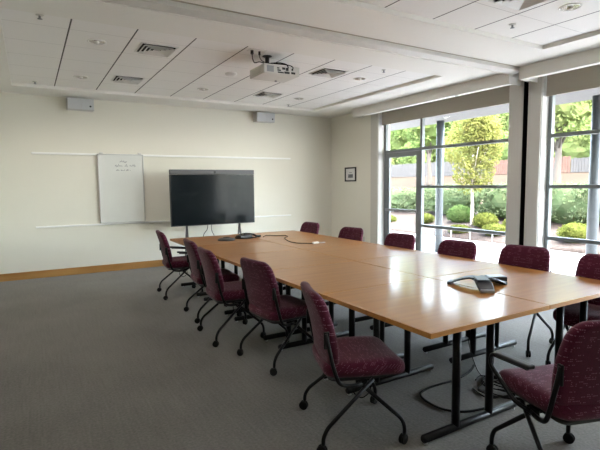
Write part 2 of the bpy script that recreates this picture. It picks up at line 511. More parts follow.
glazing('window_1', 4.18, 7.225, [6.215], door=(6.215, 7.225))
glazing('window_2', -.70, 3.818, [2.35, .85])
# glazed door, first bay
bm = new_bm()
dx0, dx1 = GX + .005, GX + .055
dy0, dy1, dzt = 6.245, 7.17, 2.145
box(bm, dx0, dx1, dy0, dy0 + .09, .01, dzt, .003); box(bm, dx0, dx1, dy1 - .09, dy1, .01, dzt, .003)
box(bm, dx0 + .001, dx1 - .001, dy0 + .09, dy1 - .09, dzt - .09, dzt, .003)
box(bm, dx0 + .001, dx1 - .001, dy0 + .09, dy1 - .09, .01, .22, .003)
door = struct('door_1', bm, M_frame)
bm = new_bm(); box(bm, dx0 + .022, dx0 + .028, dy0 + .085, dy1 - .085, .215, dzt - .085)
link_mesh('pane', bm, M_glass, door)
bm = new_bm(); box(bm, dx0 - .045, dx0 - .015, dy0 + .03, dy1 - .01, .995, 1.045, .008)
box(bm, dx0 - .02, dx0 + .002, dy0 + .04, dy0 + .07, 1.0, 1.04); box(bm, dx0 - .02, dx0 + .002, dy1 - .07, dy1 - .04, 1.0, 1.04)
link_mesh('push_bar', bm, M_steel, door)

# roller shades with their housings
def shade(y0, y1, x_face, label, zb, hy0, hy1, br_y):
    t = thing('roller_shade', label, 'window shade', (XW - .03, (y0 + y1) / 2, ZH), 0, 'rolled up window shades')
    t.location = (0, 0, 0)
    vb = 2.90
    bm = new_bm(); box(bm, x_face, x_face + .02, hy0, hy1, vb, ZS - .001, .003)
    box(bm, x_face + .02, XW - .021, hy0, hy0 + .02, vb, ZS - .001); box(bm, x_face + .02, XW - .021, hy1 - .02, hy1, vb, ZS - .001)
    box(bm, x_face + .02, x_face + .10, hy0 + .02, hy1 - .02, vb, vb + .012)
    link_mesh('housing', bm, M_soffit, t)
    bm = new_bm(); box(bm, XW + .07, XW + .076, y0, y1, 2.735, ZH - .012)
    link_mesh('shade_cloth', bm, M_shade, t)
    bm = new_bm(); box(bm, XW + .062, XW + .086, y0, y1, 2.705, 2.737, .006)
    link_mesh('hem_bar', bm, M_shade, t)
    bm = new_bm(); box(bm, x_face + .005, x_face + .03, br_y - .03, br_y + .03, vb - .02, vb, .006)
    link_mesh('bracket', bm, M_alu, t)
    return t
shade(4.33, 7.22, 5.80, 'tan roller shade rolled up above the glazed door and left window', 2.7, 4.13, 7.70, 5.05)
shade(-.68, 3.815, 5.70, 'tan roller shade rolled up above the right window, its housing stepping forward', 2.7, -.7, 3.91, 2.86)

# ------------------------------------------------------------------ ceiling fittings
def downlight(x, y, label, lamp=0.0):
    t = thing('downlight', label, 'ceiling light', (x, y, ZT), 0, 'recessed ceiling downlights')
    bm = new_bm(); lathe(bm, [(.098, 0.0), (.098, -.006), (.085, -.009), (.078, -.004), (.078, 0.0)], 28)
    link_mesh('trim_ring', bm, M_ring, t)
    bm = new_bm(); lathe(bm, [(.078, -.004), (.07, -.0035), (.05, -.003), (.03, -.0025)], 28)
    link_mesh('reflector', bm, M_reflector, t)
    bm = new_bm(); lathe(bm, [(.001, -.026), (.015, -.025), (.026, -.017), (.03, -.0028)], 20)
    link_mesh('bulb', bm, M_bulb, t)
    if lamp:
        ld = bpy.data.lights.new('downlight_lamp', 'SPOT'); ld.energy = lamp; ld.spot_size = math.radians(176); ld.spot_blend = .7
        ld.shadow_soft_size = .09; ld.color = (1.0, .955, .89)
        lo = bpy.data.objects.new('lamp', ld); COL.objects.link(lo); lo.parent = t; lo.location = (0, 0, -.04)
    return t
LAMP = 22.0
DL = [(.72, 5.54, 'recessed downlight nearest the camera at the left end of the far ceiling bay'),
      (.73, 7.40, 'recessed downlight near the back wall above the whiteboard, left end of ceiling'),
      (2.54, 7.40, 'recessed downlight near the back wall in the middle, beside the left vent pair'),
      (4.35, 5.60, 'recessed downlight right of the projector, near the window side of the far bay'),
      (4.35, 7.40, 'recessed downlight near the back wall at the right end, above the framed picture side'),
      (4.29, 2.46, 'large recessed downlight in the nearest ceiling bay at upper right')]
DL += [(.72, 1.9, 'added unseen downlight over the camera end, left of the nearest ceiling bay'), (2.54, .9, 'added unseen downlight over the camera end, middle of the nearest ceiling bay'), (4.29, .5, 'added unseen downlight over the camera end, window side of the nearest bay')]  # unseen lamps added to brighten the near floor, chairs and soffit
for x, y, l in DL: downlight(x, y, l, LAMP)
def sprinkler(x, y, label):
    t = thing('sprinkler_head', label, 'sprinkler', (x, y, ZT), 0, 'ceiling sprinkler heads')
    bm = new_bm(); lathe(bm, [(.034, 0), (.034, -.004), (.02, -.008), (.012, -.008)], 18)
    link_mesh('escutcheon', bm, M_white, t)
    bm = new_bm(); cyl(bm, (0, 0, -.006), (0, 0, -.028), .010, 10); lathe(bm, [(.004, -.028), (.02, -.034), (.022, -.037), (.004, -.038)], 14)
    link_mesh('deflector', bm, M_steel, t)
sprinkler(.17, 4.95, 'small sprinkler head at the near left corner of the far ceiling bay')
sprinkler(.165, 8.03, 'small sprinkler head in the far left ceiling corner by the back wall')
sprinkler(4.32, 5.02, 'small sprinkler head right of the projector at the front of the far bay')
sprinkler(4.49, 8.05, 'small sprinkler head above the right wall speaker near the back wall')
sprinkler(4.24, 3.0, 'small sprinkler head in the nearest ceiling bay at upper right')
def vent(x, y, label, s=.185):
    t = thing('air_vent', label, 'air vent', (x, y, ZT), 0, 'square ceiling air diffusers')
    def ring(bm, a0, z0, a1, z1):
        o = [bm.verts.new((sx * a0, sy * a0, z0)) for sx, sy in ((1, 1), (-1, 1), (-1, -1), (1, -1))]
        i = [bm.verts.new((sx * a1, sy * a1, z1)) for sx, sy in ((1, 1), (-1, 1), (-1, -1), (1, -1))]
        o2 = [bm.verts.new((v.co.x, v.co.y, v.co.z + .004)) for v in o]
        i2 = [bm.verts.new((v.co.x, v.co.y, v.co.z + .004)) for v in i]
        for k in range(4):
            q = (k + 1) % 4
            bm.faces.new((o[k], o[q], i[q], i[k])); bm.faces.new((o2[k], i2[k], i2[q], o2[q]))
            bm.faces.new((o[k], o2[k], o2[q], o[q])); bm.faces.new((i[k], i[q], i2[q], i2[k]))
    bm = new_bm(); box(bm, -s, s, -s, s, -.004, 0)
    link_mesh('back_plate', bm, M_dark, t)
    bm = new_bm()
    for (xa, xb, ya, yb) in ((-s - .02, s + .02, s, s + .02), (-s - .02, s + .02, -s - .02, -s), (-s - .02, -s, -s, s), (s, s + .02, -s, s)):
        box(bm, xa, xb, ya, yb, -.008, 0)
    link_mesh('flange', bm, M_ring, t)
    for k in range(4):
        a = s - .012 - k * .043
        bm = new_bm(); ring(bm, a, -.028, a - .03, -.007)
        link_mesh('louver', bm, M_ring, t)
    return t
vent(1.35, 5.53, 'square air vent nearest the camera, left of the projector')
vent(1.34, 7.24, 'square air vent near the back wall, left of the middle')
vent(3.72, 5.50, 'square air vent just right of the projector')
vent(3.69, 7.32, 'square air vent near the back wall behind the projector')
vent(3.72, 2.52, 'square air vent cut by the top edge of the photo in the nearest bay')
bm = new_bm(); lathe(bm, [(.085, 0), (.085, -.012), (.07, -.03), (.03, -.036), (.001, -.036)], 24)
t = tag(link_mesh('smoke_detector', bm, M_ring, None, (2.54, 6.2, ZT)), 'round white smoke detector on the ceiling left of the projector', 'smoke detector')

# projector
p = thing('projector', 'white ceiling projector hanging on a short black pole, ports facing the camera', 'projector', (2.72, 5.22, 2.87))
PJ = Matrix.Rotation(0.0, 4, 'Z')
bm = new_bm(); box(bm, -.245, .245, -.2, .21, 0, .112, .012, seg=3)
link_mesh('body', bm, M_proj, p)
bm = new_bm()
box(bm, -.205, -.115, -.204, -.199, .018, .09)
link_mesh('exhaust_grille', bm, M_grey, p)
for (x0, x1, z0, z1) in [(-.07, -.04, .065, .078), (-.065, -.02, .04, .055), (-.06, .02, .015, .03), (.0, .04, .06, .085), (.05, .085, .05, .085), (.03, .10, .015, .04), (.13, .15, .06, .08), (.125, .18, .018, .042)]:
    bm = new_bm(); box(bm, x0, x1, -.206, -.199, z0, z1)
    link_mesh('port', bm, M_black, p)
bm = new_bm(); box(bm, -.249, -.244, -.12, .14, .02, .085, .003)
for k in range(7): box(bm, -.2505, -.248, -.10 + k * .034, -.085 + k * .034, .028, .078)
link_mesh('side_grille', bm, M_trim, p)
bm = new_bm(); cyl(bm, (.0, .16, .05), (.0, .235, .05), .04, 20); link_mesh('lens', bm, M_black, p)
bm = new_bm(); cyl(bm, (.08, .12, -.016), (.08, .12, .004), .016, 14); link_mesh('foot', bm, M_grey, p)
bm = new_bm(); box(bm, -.13, .07, -.10, .06, .105, .125, .005); cyl(bm, (-.12, -.16, .105), (-.12, -.16, .125), .02, 10)
link_mesh('mount_plate', bm, M_black, p)
bm = new_bm(); cyl(bm, (-.12, -.04, .12), (-.12, -.04, .239), .026, 16); lathe(bm, [(.06, .239), (.06, .232), (.03, .225)], 18, Matrix.Translation((-.12, -.04, 0)))
link_mesh('mount_pole', bm, M_black, p)
bm = new_bm()
tube(bm, smooth_path([(-.13, -.15, .13), (-.02, -.18, .14), (.06, -.2, .125), (.075, -.215, .09), (.07, -.206, .07)]), .007, 6)
tube(bm, smooth_path([(-.1, -.16, .128), (.08, -.19, .125), (.14, -.215, .1), (.14, -.206, .07)]), .006, 6)
link_mesh('rear_cable', bm, M_rubber, p)
pl = thing('ceiling_socket', 'white ceiling plate with black plugs and leads dropping to the projector', 'socket', (2.4, 5.02, ZT))
bm = new_bm(); box(bm, -.12, .10, -.055, .055, -.008, 0, .003); link_mesh('plate', bm, M_ring, pl)
for x in (-.075, .02):
    bm = new_bm(); cyl(bm, (x, 0, -.008), (x, 0, -.05), .018 if x < 0 else .013, 12); link_mesh('plug', bm, M_black, pl)
bm = new_bm(); tube(bm, smooth_path([(-.075, 0, -.05), (-.07, 0, -.1), (-.04, .01, -.14), (.03, .03, -.118), (.1, .05, -.118)]), .006, 6); link_mesh('lead', bm, M_rubber, pl)
bm = new_bm(); tube(bm, smooth_path([(.02, 0, -.05), (.03, 0, -.09), (.09, .02, -.115), (.2, .04, -.116)]), .005, 6); link_mesh('lead', bm, M_rubber, pl)

# wall speakers
def speaker(x, label):
    t = thing('wall_speaker', label, 'speaker', (x, YB, 2.85), 0, 'wall speakers under the ceiling')
    bm = new_bm(); box(bm, -.21, .21, -.19, -.0, 0, .2, .012, Matrix.Rotation(.06, 4, 'X')); link_mesh('cabinet', bm, M_spkbody, t)
    bm = new_bm(); box(bm, -.2, .0, -.198, -.189, .012, .19, .003, Matrix.Rotation(.06, 4, 'X')); link_mesh('grille', bm, M_spk, t)
    bm = new_bm(); box(bm, .004, .2, -.198, -.189, .012, .19, .003, Matrix.Rotation(.06, 4, 'X')); link_mesh('grille', bm, M_spk, t)
    bm = new_bm(); lathe(bm, [(.016, 0), (.016, .006), (.001, .007)], 14, Matrix.Rotation(.06, 4, 'X') @ Matrix.Translation((.15, -.198, .07)) @ Matrix.Rotation(PI / 2, 4, 'X')); link_mesh('badge', bm, M_black, t)
speaker(.835, 'pale grey box speaker on the back wall above the whiteboard')
speaker(4.33, 'pale grey box speaker on the back wall, upper right of the television')

# ------------------------------------------------------------------ back wall fittings
bm = new_bm(); box(bm, .066, 5.0, YB - .03, YB, 2.09, 2.125, .006)
tag(link_mesh('hanging_rail', bm, M_rail), 'long white rail along the top of the whiteboard on the back wall', 'wall rail', 'whiteboard rails on the back wall')
bm = new_bm(); box(bm, .066, 5.0, YB - .03, YB, .85, .88, .006)
tag(link_mesh('hanging_rail', bm, M_rail), 'long white rail along the foot of the whiteboard on the back wall', 'wall rail', 'whiteboard rails on the back wall')
wb = thing('whiteboard', 'small upright whiteboard with faint handwriting hung between two wall rails', 'whiteboard', (1.465, YB - .035, .885))
bm = new_bm(); box(bm, -.375, .375, -.012, 0, .01, 1.225); link_mesh('writing_surface', bm, M_board, wb)
bm = new_bm()
for (a, b, c, d) in ((-.39, -.375, 0, 1.235), (.375, .39, 0, 1.235), (-.375, .375, 0, .012), (-.375, .375, 1.222, 1.235)):
    box(bm, a, b, -.022, .002, c, d, .003)
link_mesh('frame', bm, M_alu, wb)
for x in (-.33, .33):
    bm = new_bm(); box(bm, x - .03, x + .03, -.02, .004, 1.235, 1.265, .004); link_mesh('hook', bm, M_white, wb)
rng = random.Random(5)
def scribble(x0, x1, z, h):
    bm = new_bm(); x = x0
    while x < x1:
        n = rng.randint(3, 7); pts = []
        for k in range(n * 2):
            pts.append((x, -.0135, z + (h * rng.uniform(.3, 1.0) if k % 2 else rng.uniform(-.1, .25) * h))); x += h * .22
            if x > x1: break
        if len(pts) > 2: tube(bm, smooth_path(pts, 3), .0022, 4)
        x += h * .5
    return bm
for (x0, x1, z, h) in ((-.02, .10, 1.085, .045), (-.10, .27, 1.01, .05), (-.09, .17, .935, .035)):
    link_mesh('handwriting', scribble(x0, x1, z, h), M_ink, wb)

pic = thing('framed_picture', 'small black framed picture on the right wall beside the door', 'picture', (XW, 8.165, 1.595))
bm = new_bm()
for (a, b, c, d) in ((-.2, -.17, 0, .31), (.17, .2, 0, .31), (-.17, .17, 0, .03), (-.17, .17, .28, .31)): box(bm, -.022, 0, a, b, c, d, .003)
link_mesh('frame', bm, M_black, pic)
bm = new_bm(); box(bm, -.008, 0, -.17, .17, .03, .28); link_mesh('mat_board', bm, M_paper, pic)
bm = new_bm(); box(bm, -.010, -.008, -.085, .085, .08, .16); box(bm, -.010, -.008, -.05, .05, .19, .20); link_mesh('print', bm, M_print, pic)
ol = thing('wall_outlet', 'small pale socket plate low on the right wall below the framed picture', 'socket', (XW, 7.70, .31))
bm = new_bm(); box(bm, -.008, 0, -.036, .036, 0, .115, .003); link_mesh('plate', bm, M_outlet, ol)
for z in (.03, .085):
    bm = new_bm(); box(bm, -.010, -.008, -.014, .014, z - .014, z + .014, .001); link_mesh('receptacle', bm, M_trim, ol)

# television on its floor stand
tv = thing('television', 'large black screen with camera bar on a stand behind the far tables', 'television', (2.98, 8.22, .006))
bm = new_bm(); box(bm, -.817, .817, .0, .06, .802, 1.735, .006); box(bm, -.5, .5, .06, .11, .95, 1.5, .02); link_mesh('casing', bm, M_black, tv)
bm = new_bm(); box(bm, -.803, .803, -.003, .001, .818, 1.728); link_mesh('screen', bm, M_screen, tv)
bm = new_bm(); box(bm, -.817, .817, -.008, .055, 1.737, 1.825, .008); link_mesh('camera_bar', bm, M_bar, tv)
bm = new_bm(); lathe(bm, [(.026, 0), (.026, .008), (.018, .012), (.001, .01)], 18, Matrix.Translation((.02, -.008, 1.78)) @ Matrix.Rotation(PI / 2, 4, 'X')); link_mesh('camera_lens', bm, M_black, tv)
for s in (-1, 1):
    bm = new_bm()
    x = .52 * s
    tube(bm, [(x, .085, 1.2), (x, .075, .78)], .02, 8)
    tube(bm, fillet([(x, .075, .80), (x - .02, -.16, .03), (x - .02, -.2, .02)], .03), .018, 8)
    tube(bm, fillet([(x, .075, .80), (x + .03, .33, .03), (x + .03, .37, .02)], .03), .018, 8)
    link_mesh('stand_leg', bm, M_standm, tv)
bm = new_bm(); tube(bm, [(-.5, .085, .9), (.5, .085, .9)], .018, 8); link_mesh('stand_crossbar', bm, M_standm, tv)
bm = new_bm(); tube(bm, smooth_path([(-.12, .06, .84), (-.15, .02, .72), (-.24, -.02, .6), (-.2, 0, .3), (-.1, .05, .02)]), .006, 6); link_mesh('power_lead', bm, M_rubber, tv)
bm = new_bm(); tube(bm, smooth_path([(-.05, .06, .84), (-.06, .03, .7), (0, .0, .5), (.02, .02, .02)]), .005, 6); link_mesh('signal_lead', bm, M_rubber, tv)

# ------------------------------------------------------------------ tables
TW, TD, TZ = 1.086, 1.06, .737
def make_table():
    t = thing('conference_table', '', 'table', (0, 0, 0), 0, 'wooden conference tables pushed together')
    hx, hy = TW / 2, TD / 2
    bm = new_bm(); box(bm, -hx + .004, hx - .004, -hy + .004, hy - .004, TZ - .03, TZ, .0015, seg=1)
    top = link_mesh('tabletop', bm, M_top, t)
    bm = new_bm()
    box(bm, -hx, hx, -hy, -hy + .004, TZ - .0305, TZ - .001); box(bm, -hx, hx, hy - .004, hy, TZ - .0305, TZ - .001)
    box(bm, -hx, -hx + .004, -hy + .004, hy - .004, TZ - .0305, TZ - .001); box(bm, hx - .004, hx, -hy + .004, hy - .004, TZ - .0305, TZ - .001)
    link_mesh('edge_band', bm, M_edge, top)
    for sy in (-1, 1):
        y = sy * .377
        bm = new_bm()
        pr = [(-.435, y, .035), (-.40, y, .036), (.40, y, .036), (.435, y, .035)]
        tube(bm, [(-.437, y, .035), (-.43, y, .035), (.43, y, .035), (.437, y, .035)], [.016, .025, .025, .016], 12)
        ft = link_mesh('foot', bm, M_blackmetal, t)
        for sx in (-1, 1):
            bm = new_bm(); cyl(bm, (sx * .41, y, 0), (sx * .41, y, .014), .014, 12); link_mesh('glide', bm, M_glide, ft)
        for sx in (-1, 1):
            bm = new_bm(); cyl(bm, (sx * .157, y, .04), (sx * .157, y, .705), .0255, 16); link_mesh('post', bm, M_blackmetal, t)
        bm = new_bm(); box(bm, -.4, .4, y - .03, y + .03, .690, .7065, .003); link_mesh('support_plate', bm, M_blackmetal, t)
    bm = new_bm(); box(bm, -.03, .03, -.347, .347, .655, .69, .004); link_mesh('stretcher', bm, M_blackmetal, t)
    return t
proto = make_table()
rows = ['in the row nearest the camera', 'in the second row from the camera', 'in the middle row', 'in the fourth row from the camera', 'in the farthest row by the television']
first = True
for c, cx in enumerate((2.360, 3.452)):
    for i in range(5):
        o = proto if first else copy_tree(proto)
        first = False
        o.location = (cx, 1.72 + .53 + i * 1.063, 0)
        o['label'] = 'square wooden table ' + rows[i] + (', left side' if c == 0 else ', window side')
        if c == 0 and i == 4: TABLE_FAR = o
for ch in TABLE_FAR.children:
    if ch.name.startswith('tabletop'):
        ch.data = ch.data.copy(); ch.data.materials[0] = M_topmatte

# ------------------------------------------------------------------ chairs
HX = .0
def leg_pts(s, front):
    if front:
        return fillet([(HX, s * .215, .365), (.235, s * .25, .15), (.25, s * .256, .105), (.25, s * .256, .058)], .05)
    return fillet([(HX + .07, s * .212, .395), (-.225, s * .27, .15), (-.25, s * .276, .10), (-.25, s * .276, .058)], .05)
def make_chair(arms):
    t = thing('conference_chair', '', 'chair', (0, 0, 0), 0)
    # seat
    def fs(x, y, z):
        zz = z - .012 * max(0, (x - .10) / .14) ** 2 - .006 * max(0, (x - .17) / .07) ** 2 + .010 * (abs(y) / .24) ** 2
        w = 1.0 - .10 * max(0, (-x - .02) / .22)
        return Vector((x + .03, y * w, .453 + zz))
    bm = new_bm(); pillow(bm, .252, .245, .098, .08, .040, fs, .012)
    link_mesh('seat', bm, M_fab, t)
    bm = new_bm(); pillow(bm, .19, .19, .02, .05, .008, lambda x, y, z: Vector((x + .0, y, .394 + z)), 0)
    link_mesh('seat_pan', bm, M_black, t)
    # backrest: local (a along y, b along height, thickness)
    def fb(a, b, z):
        k = (b + .22) / .44
        w = .93 + .10 * math.sin(PI * min(1, max(0, k * .9 + .05)))
        xx = -.158 - .104 * k - .03 * (1 - (a / .235) ** 2) * .6 + .02 * math.sin(PI * k)
        return Vector((xx - z, a * w, .462 + .455 * k))
    bm = new_bm(); pillow(bm, .236, .222, .066, .075, .030, fb, .008)
    link_mesh('backrest', bm, M_fabback, t)
    for s in (-1, 1):
        bm = new_bm()
        tube(bm, fillet([(HX, s * .215, .372), (-.08, s * .235, .372), (-.150, s * .253, .395), (-.185, s * .256, .50), (-.226, s * .249, .70)], .06, 5), .0125, 8)
        box(bm, -.238, -.206, s * .249 - .007, s * .249 + .007, .61, .71, .004)
        link_mesh('back_upright', bm, M_blackmetal, t)
        for fr in (True, False):
            bm = new_bm(); pts = leg_pts(s, fr); tube(bm, pts, .0125, 8)
            lg = link_mesh('leg', bm, M_blackmetal, t)
            e = pts[-1]
            bm = new_bm()
            ang = .6 if fr else -.5
            R = Matrix.Translation((e.x - .008, e.y, .030)) @ Matrix.Rotation(ang, 4, 'Z') @ Matrix.Rotation(PI / 2, 4, 'X')
            for w in (-.016, .004):
                lathe(bm, [(.008, w), (.027, w), (.030, w + .003), (.030, w + .010), (.027, w + .013), (.008, w + .013)], 16, R)
            cyl(bm, (e.x - .008, e.y, .030), (e.x, e.y, .062), .010, 8)
            link_mesh('caster', bm, M_rubber, lg)
    bm = new_bm(); tube(bm, [(HX, -.225, .37), (HX, .225, .37)], .014, 8)
    for s in (-1, 1): box(bm, HX - .035, HX + .035, s * .2 - .014, s * .2 + .014, .355, .394, .006)
    link_mesh('under_seat_bar', bm, M_blackmetal, t)
    bm = new_bm(); tube(bm, smooth_path([(HX - .05, -.205, .36), (HX - .045, -.207, .315), (HX, -.21, .285), (HX + .045, -.207, .31), (HX + .06, -.2, .35)]), .0035, 6)
    link_mesh('release_cable', bm, M_rubber, t)
    if arms:
        for s in (-1, 1):
            bm = new_bm(); tube(bm, fillet([(HX, s * .22, .375), (HX + .06, s * .262, .40), (.235, s * .29, .54), (.225, s * .29, .602), (.0, s * .29, .625), (-.06, s * .29, .631)], .055, 6), .012, 8)
            ar = link_mesh('armrest', bm, M_blackmetal, t)
            bm = new_bm(); box(bm, -.09, .17, s * .29 - .024, s * .29 + .024, .0, .024, .010, Matrix.Translation((0, 0, .624)) @ Matrix.Rotation(.10, 4, 'Y'), seg=3)
            link_mesh('arm_pad', bm, M_black, ar)
    return t
ch_plain = make_chair(False)
ch_arm = make_chair(True)
used = {False: False, True: False}
def chair(x, y, deg, label, group, arm=False):
    src = ch_arm if arm else ch_plain
    if used[arm]: o = copy_tree(src)
    else: o = src; used[arm] = True
    o.location = (x, y, 0); o.rotation_euler = (0, 0, math.radians(deg))
    if group == GR and y > 3: o.scale = (1, 1, .968)
    o['label'] = label; o['group'] = group
GL = 'maroon chairs along the left side of the tables'
GR = 'maroon chairs along the window side of the tables'
chair(1.70, 2.27, -20, 'maroon chair nearest the camera on the left side, pulled out and turned', GL)
chair(1.86, 3.53, 6, 'second maroon chair from the camera on the left side of the tables', GL)
chair(1.735, 4.37, -3, 'middle maroon chair of the five on the left side of the tables', GL)
chair(1.83, 5.20, -4, 'fourth maroon chair from the camera on the left side of the tables', GL)
chair(1.80, 6.455, -5, 'maroon chair with armrests at the far left end, by the television', GL, True)
chair(3.92, 6.70, 186, 'maroon chair at the far right corner, farthest from the camera by the back wall', GR)
chair(3.92, 5.51, 189, 'maroon chair below the framed picture on the right wall', GR)
chair(3.92, 4.45, 189, 'maroon chair in front of the glazed door', GR)
chair(3.92, 3.52, 188, 'maroon chair before the wide left window pane with the yellow tree outside', GR)
chair(3.92, 2.685, 191, 'maroon chair in front of the dark gap between the two windows', GR)
chair(3.93, 1.94, 188, 'maroon chair cut by the right edge, before the right window', GR)
chair(2.36, 1.29, 72, 'maroon armchair at the near end of the tables, seen from behind at lower right', 'maroon chair at the near end of the tables', True)

# ------------------------------------------------------------------ things on and under the tables
ph = thing('conference_phone', 'black three legged conference phone with silver feet on the near tables', 'phone', (2.985, 2.33, TZ))
bm = new_bm(); lathe(bm, [(.05, .048), (.065, .056), (.06, .068), (.04, .074), (.001, .075)], 20); link_mesh('speaker_dome', bm, M_phone, ph)
for k, a in enumerate((118, 232, 352)):
    bm = new_bm(); A = math.radians(a)
    R = Matrix.Rotation(A, 4, 'Z')
    L = .235
    st = [(.02, .060, .055), (.07, .062, .06), (.12, .05, .062), (.17, .03, .06), (.21, .012, .055)]
    prev = None
    for (r, z, w) in st:
        ring = [bm.verts.new(R @ Vector((r, sy * w / 1.0, z + dz))) for sy, dz in ((-1, 0), (1, 0), (.85, .012), (-.85, .012))]
        if prev:
            for q in range(4): bm.faces.new((prev[q], prev[(q + 1) % 4], ring[(q + 1) % 4], ring[q]))
        else: bm.faces.new(ring[::-1])
        prev = ring
    bm.faces.new(prev)
    am = link_mesh('arm', bm, M_phone, ph)
    bm = new_bm(); box(bm, .205, .238, -.05, .05, .0, .024, .006, R); link_mesh('foot', bm, M_phonesil if k == 1 else M_phone, am)
bm = new_bm(); box(bm, -.02, .13, -.045, .045, .071, .076, .002, Matrix.Rotation(math.radians(232), 4, 'Z')); link_mesh('keypad', bm, M_black, ph)
ctl = thing('control_box', 'small flat grey box lying just right of the conference phone', 'box', (3.27, 2.40, TZ), math.radians(-25))
bm = new_bm(); box(bm, -.075, .075, -.05, .05, 0, .038, .006); link_mesh('case', bm, M_phone, ctl)
bm = new_bm(); box(bm, -.07, .07, -.045, .045, .038, .042, .002); link_mesh('lid', bm, M_phonesil, ctl)

puck = thing('speaker_puck', 'black oval speaker pod on the far table below the screen', 'speaker', (2.45, 6.30, TZ), math.radians(-8))
bm = new_bm(); lathe(bm, [(.09, 0), (.1, .006), (.098, .02), (.08, .035), (.04, .045), (.001, .046)], 24, Matrix.Scale(1.3, 4, (1, 0, 0))); link_mesh('shell', bm, M_black, puck)
bm = new_bm(); lathe(bm, [(.05, .0435), (.048, .047), (.001, .048)], 20); link_mesh('top_grille', bm, M_rubber, puck)
hub = thing('cable_hub', 'black connection box among coiled cables on the far table right of the screen stand', 'box', (2.80, 6.42, TZ), .15)
bm = new_bm(); box(bm, -.12, .09, -.07, .07, 0, .05, .008); link_mesh('case', bm, M_black, hub)
bm = new_bm(); tube(bm, smooth_path([(-.02, .0, .058), (.1, .05, .06), (.2, .0, .012), (.12, -.09, .01), (-.04, -.11, .01), (-.16, -.04, .012), (-.13, .06, .02), (.02, .08, .062), (.16, .06, .05), (.24, .02, .01), (.2, -.07, .01)], 8), .008, 6); link_mesh('lead', bm, M_rubber, hub)
bm = new_bm(); box(bm, .2, .27, -.03, .02, 0, .03, .005); link_mesh('adapter', bm, M_black, hub)
cb = thing('video_cable', 'long black cable with a white plug snaking across the far tables', 'cable', (0, 0, TZ))
pts = [(3.08, 6.36), (3.2, 6.5), (3.336, 6.36), (3.44, 6.34), (3.40, 6.17), (3.27, 6.03), (3.129, 5.641), (3.121, 5.429), (3.178, 5.336), (3.284, 5.249)]
bm = new_bm(); tube(bm, smooth_path([(x, y, .007) for x, y in pts], 6), .005, 6); link_mesh('lead', bm, M_rubber, cb)
bm = new_bm(); box(bm, -.045, .045, -.018, .018, 0, .026, .006, Matrix.Translation((3.325, 5.25, 0)) @ Matrix.Rotation(.03, 4, 'Z')); link_mesh('plug', bm, M_white, cb)
bm = new_bm(); tube(bm, smooth_path([(3.37, 5.255, .01), (3.42, 5.25, .006), (3.5, 5.28, .005)]), .004, 6); link_mesh('tail', bm, M_grey, cb)

fc = [(3.157, 2.502), (3.01, 2.43), (2.806, 2.385), (2.632, 2.391), (2.503, 2.389), (2.39, 2.353), (2.342, 2.262), (2.342, 2.125), (2.396, 2.042), (2.482, 1.99), (2.60, 1.965)]
bm = new_bm(); tube(bm, smooth_path([(x, y, .009) for x, y in fc], 6), .0085, 6)
tag(link_mesh('floor_cable', bm, M_rubber), 'thick black cable looping on the carpet under the near table', 'cable')
cc = thing('cable_coil', 'tangled coil of thin black cables on the carpet under the near tables', 'cable', (0, 0, 0))
rng = random.Random(11)
for k in range(5):
    bm = new_bm(); P = []
    cx, cy = 2.97 + .035 * k, 2.12 - .03 * k
    ph0 = rng.uniform(0, 6)
    for q in range(16):
        a = ph0 + q * .8
        P.append((cx + (.15 + .05 * math.sin(q * 1.7 + k)) * math.cos(a) + .02 * (q - 8) * .3, cy + (.17 + .05 * math.cos(q * 1.3 + k)) * math.sin(a), .007 + .009 * k + .005 * math.sin(q)))
    tube(bm, smooth_path(P, 5), .0045, 5); link_mesh('loop', bm, M_rubber, cc)
bm = new_bm(); tube(bm, smooth_path([(3.0, 2.3, .02), (2.96, 2.33, .1), (2.93, 2.38, .3), (2.915, 2.40, .6), (2.9155, 2.395, .735)]), .003, 5); tag(link_mesh('phone_lead', bm, M_rubber), 'thin dark lead hanging from the table seam under the conference phone', 'cable')

# ------------------------------------------------------------------ outside
def terr(x, y):
    if x < 10.3: return -.02
    if x < 13.2: return -.02 + (x - 10.3) / 2.9 * .38
    if x < 15: return .36 + (x - 13.2) / 1.8 * .14
    if x < 32: return .5 + (x - 15) / 17 * 1.68
    return 2.18 + (x - 32) * .03
def strip(xs, y0, y1, n, amp, thick=.3):
    bm = new_bm()
    g = [[bm.verts.new((x, y0 + (y1 - y0) * j / n, terr(x, 0) + amp * noise.noise(Vector((x * .9, (y0 + (y1 - y0) * j / n) * .9, 0))))) for j in range(n + 1)] for x in xs]
    for a, b in zip(g, g[1:]):
        for j in range(n):
            bm.faces.new((a[j], b[j], b[j + 1], a[j + 1])).smooth = True
    ext = bmesh.ops.extrude_face_region(bm, geom=bm.faces[:])
    bmesh.ops.translate(bm, verts=[v for v in ext['geom'] if isinstance(v, bmesh.types.BMVert)], vec=(0, 0, -thick))
    return bm
bm = new_bm(); box(bm, XW + .3, 10.3, -6, 20, -.3, -.02)
struct('patio_paving', bm, M_patio)
struct('garden_bed', strip([10.3 + k * .3 for k in range(17)], -6, 30, 90, .05), M_mulch)
struct('lawn_slope', strip([15.1 + k * 1.7 for k in range(11)], -6, 60, 40, .0), M_lawn)
struct('hill_ground', strip([32.2, 38, 45, 60], -10, 90, 30, .0), M_lawn)
bm = new_bm()
nx, ny = 10, 110
g = []
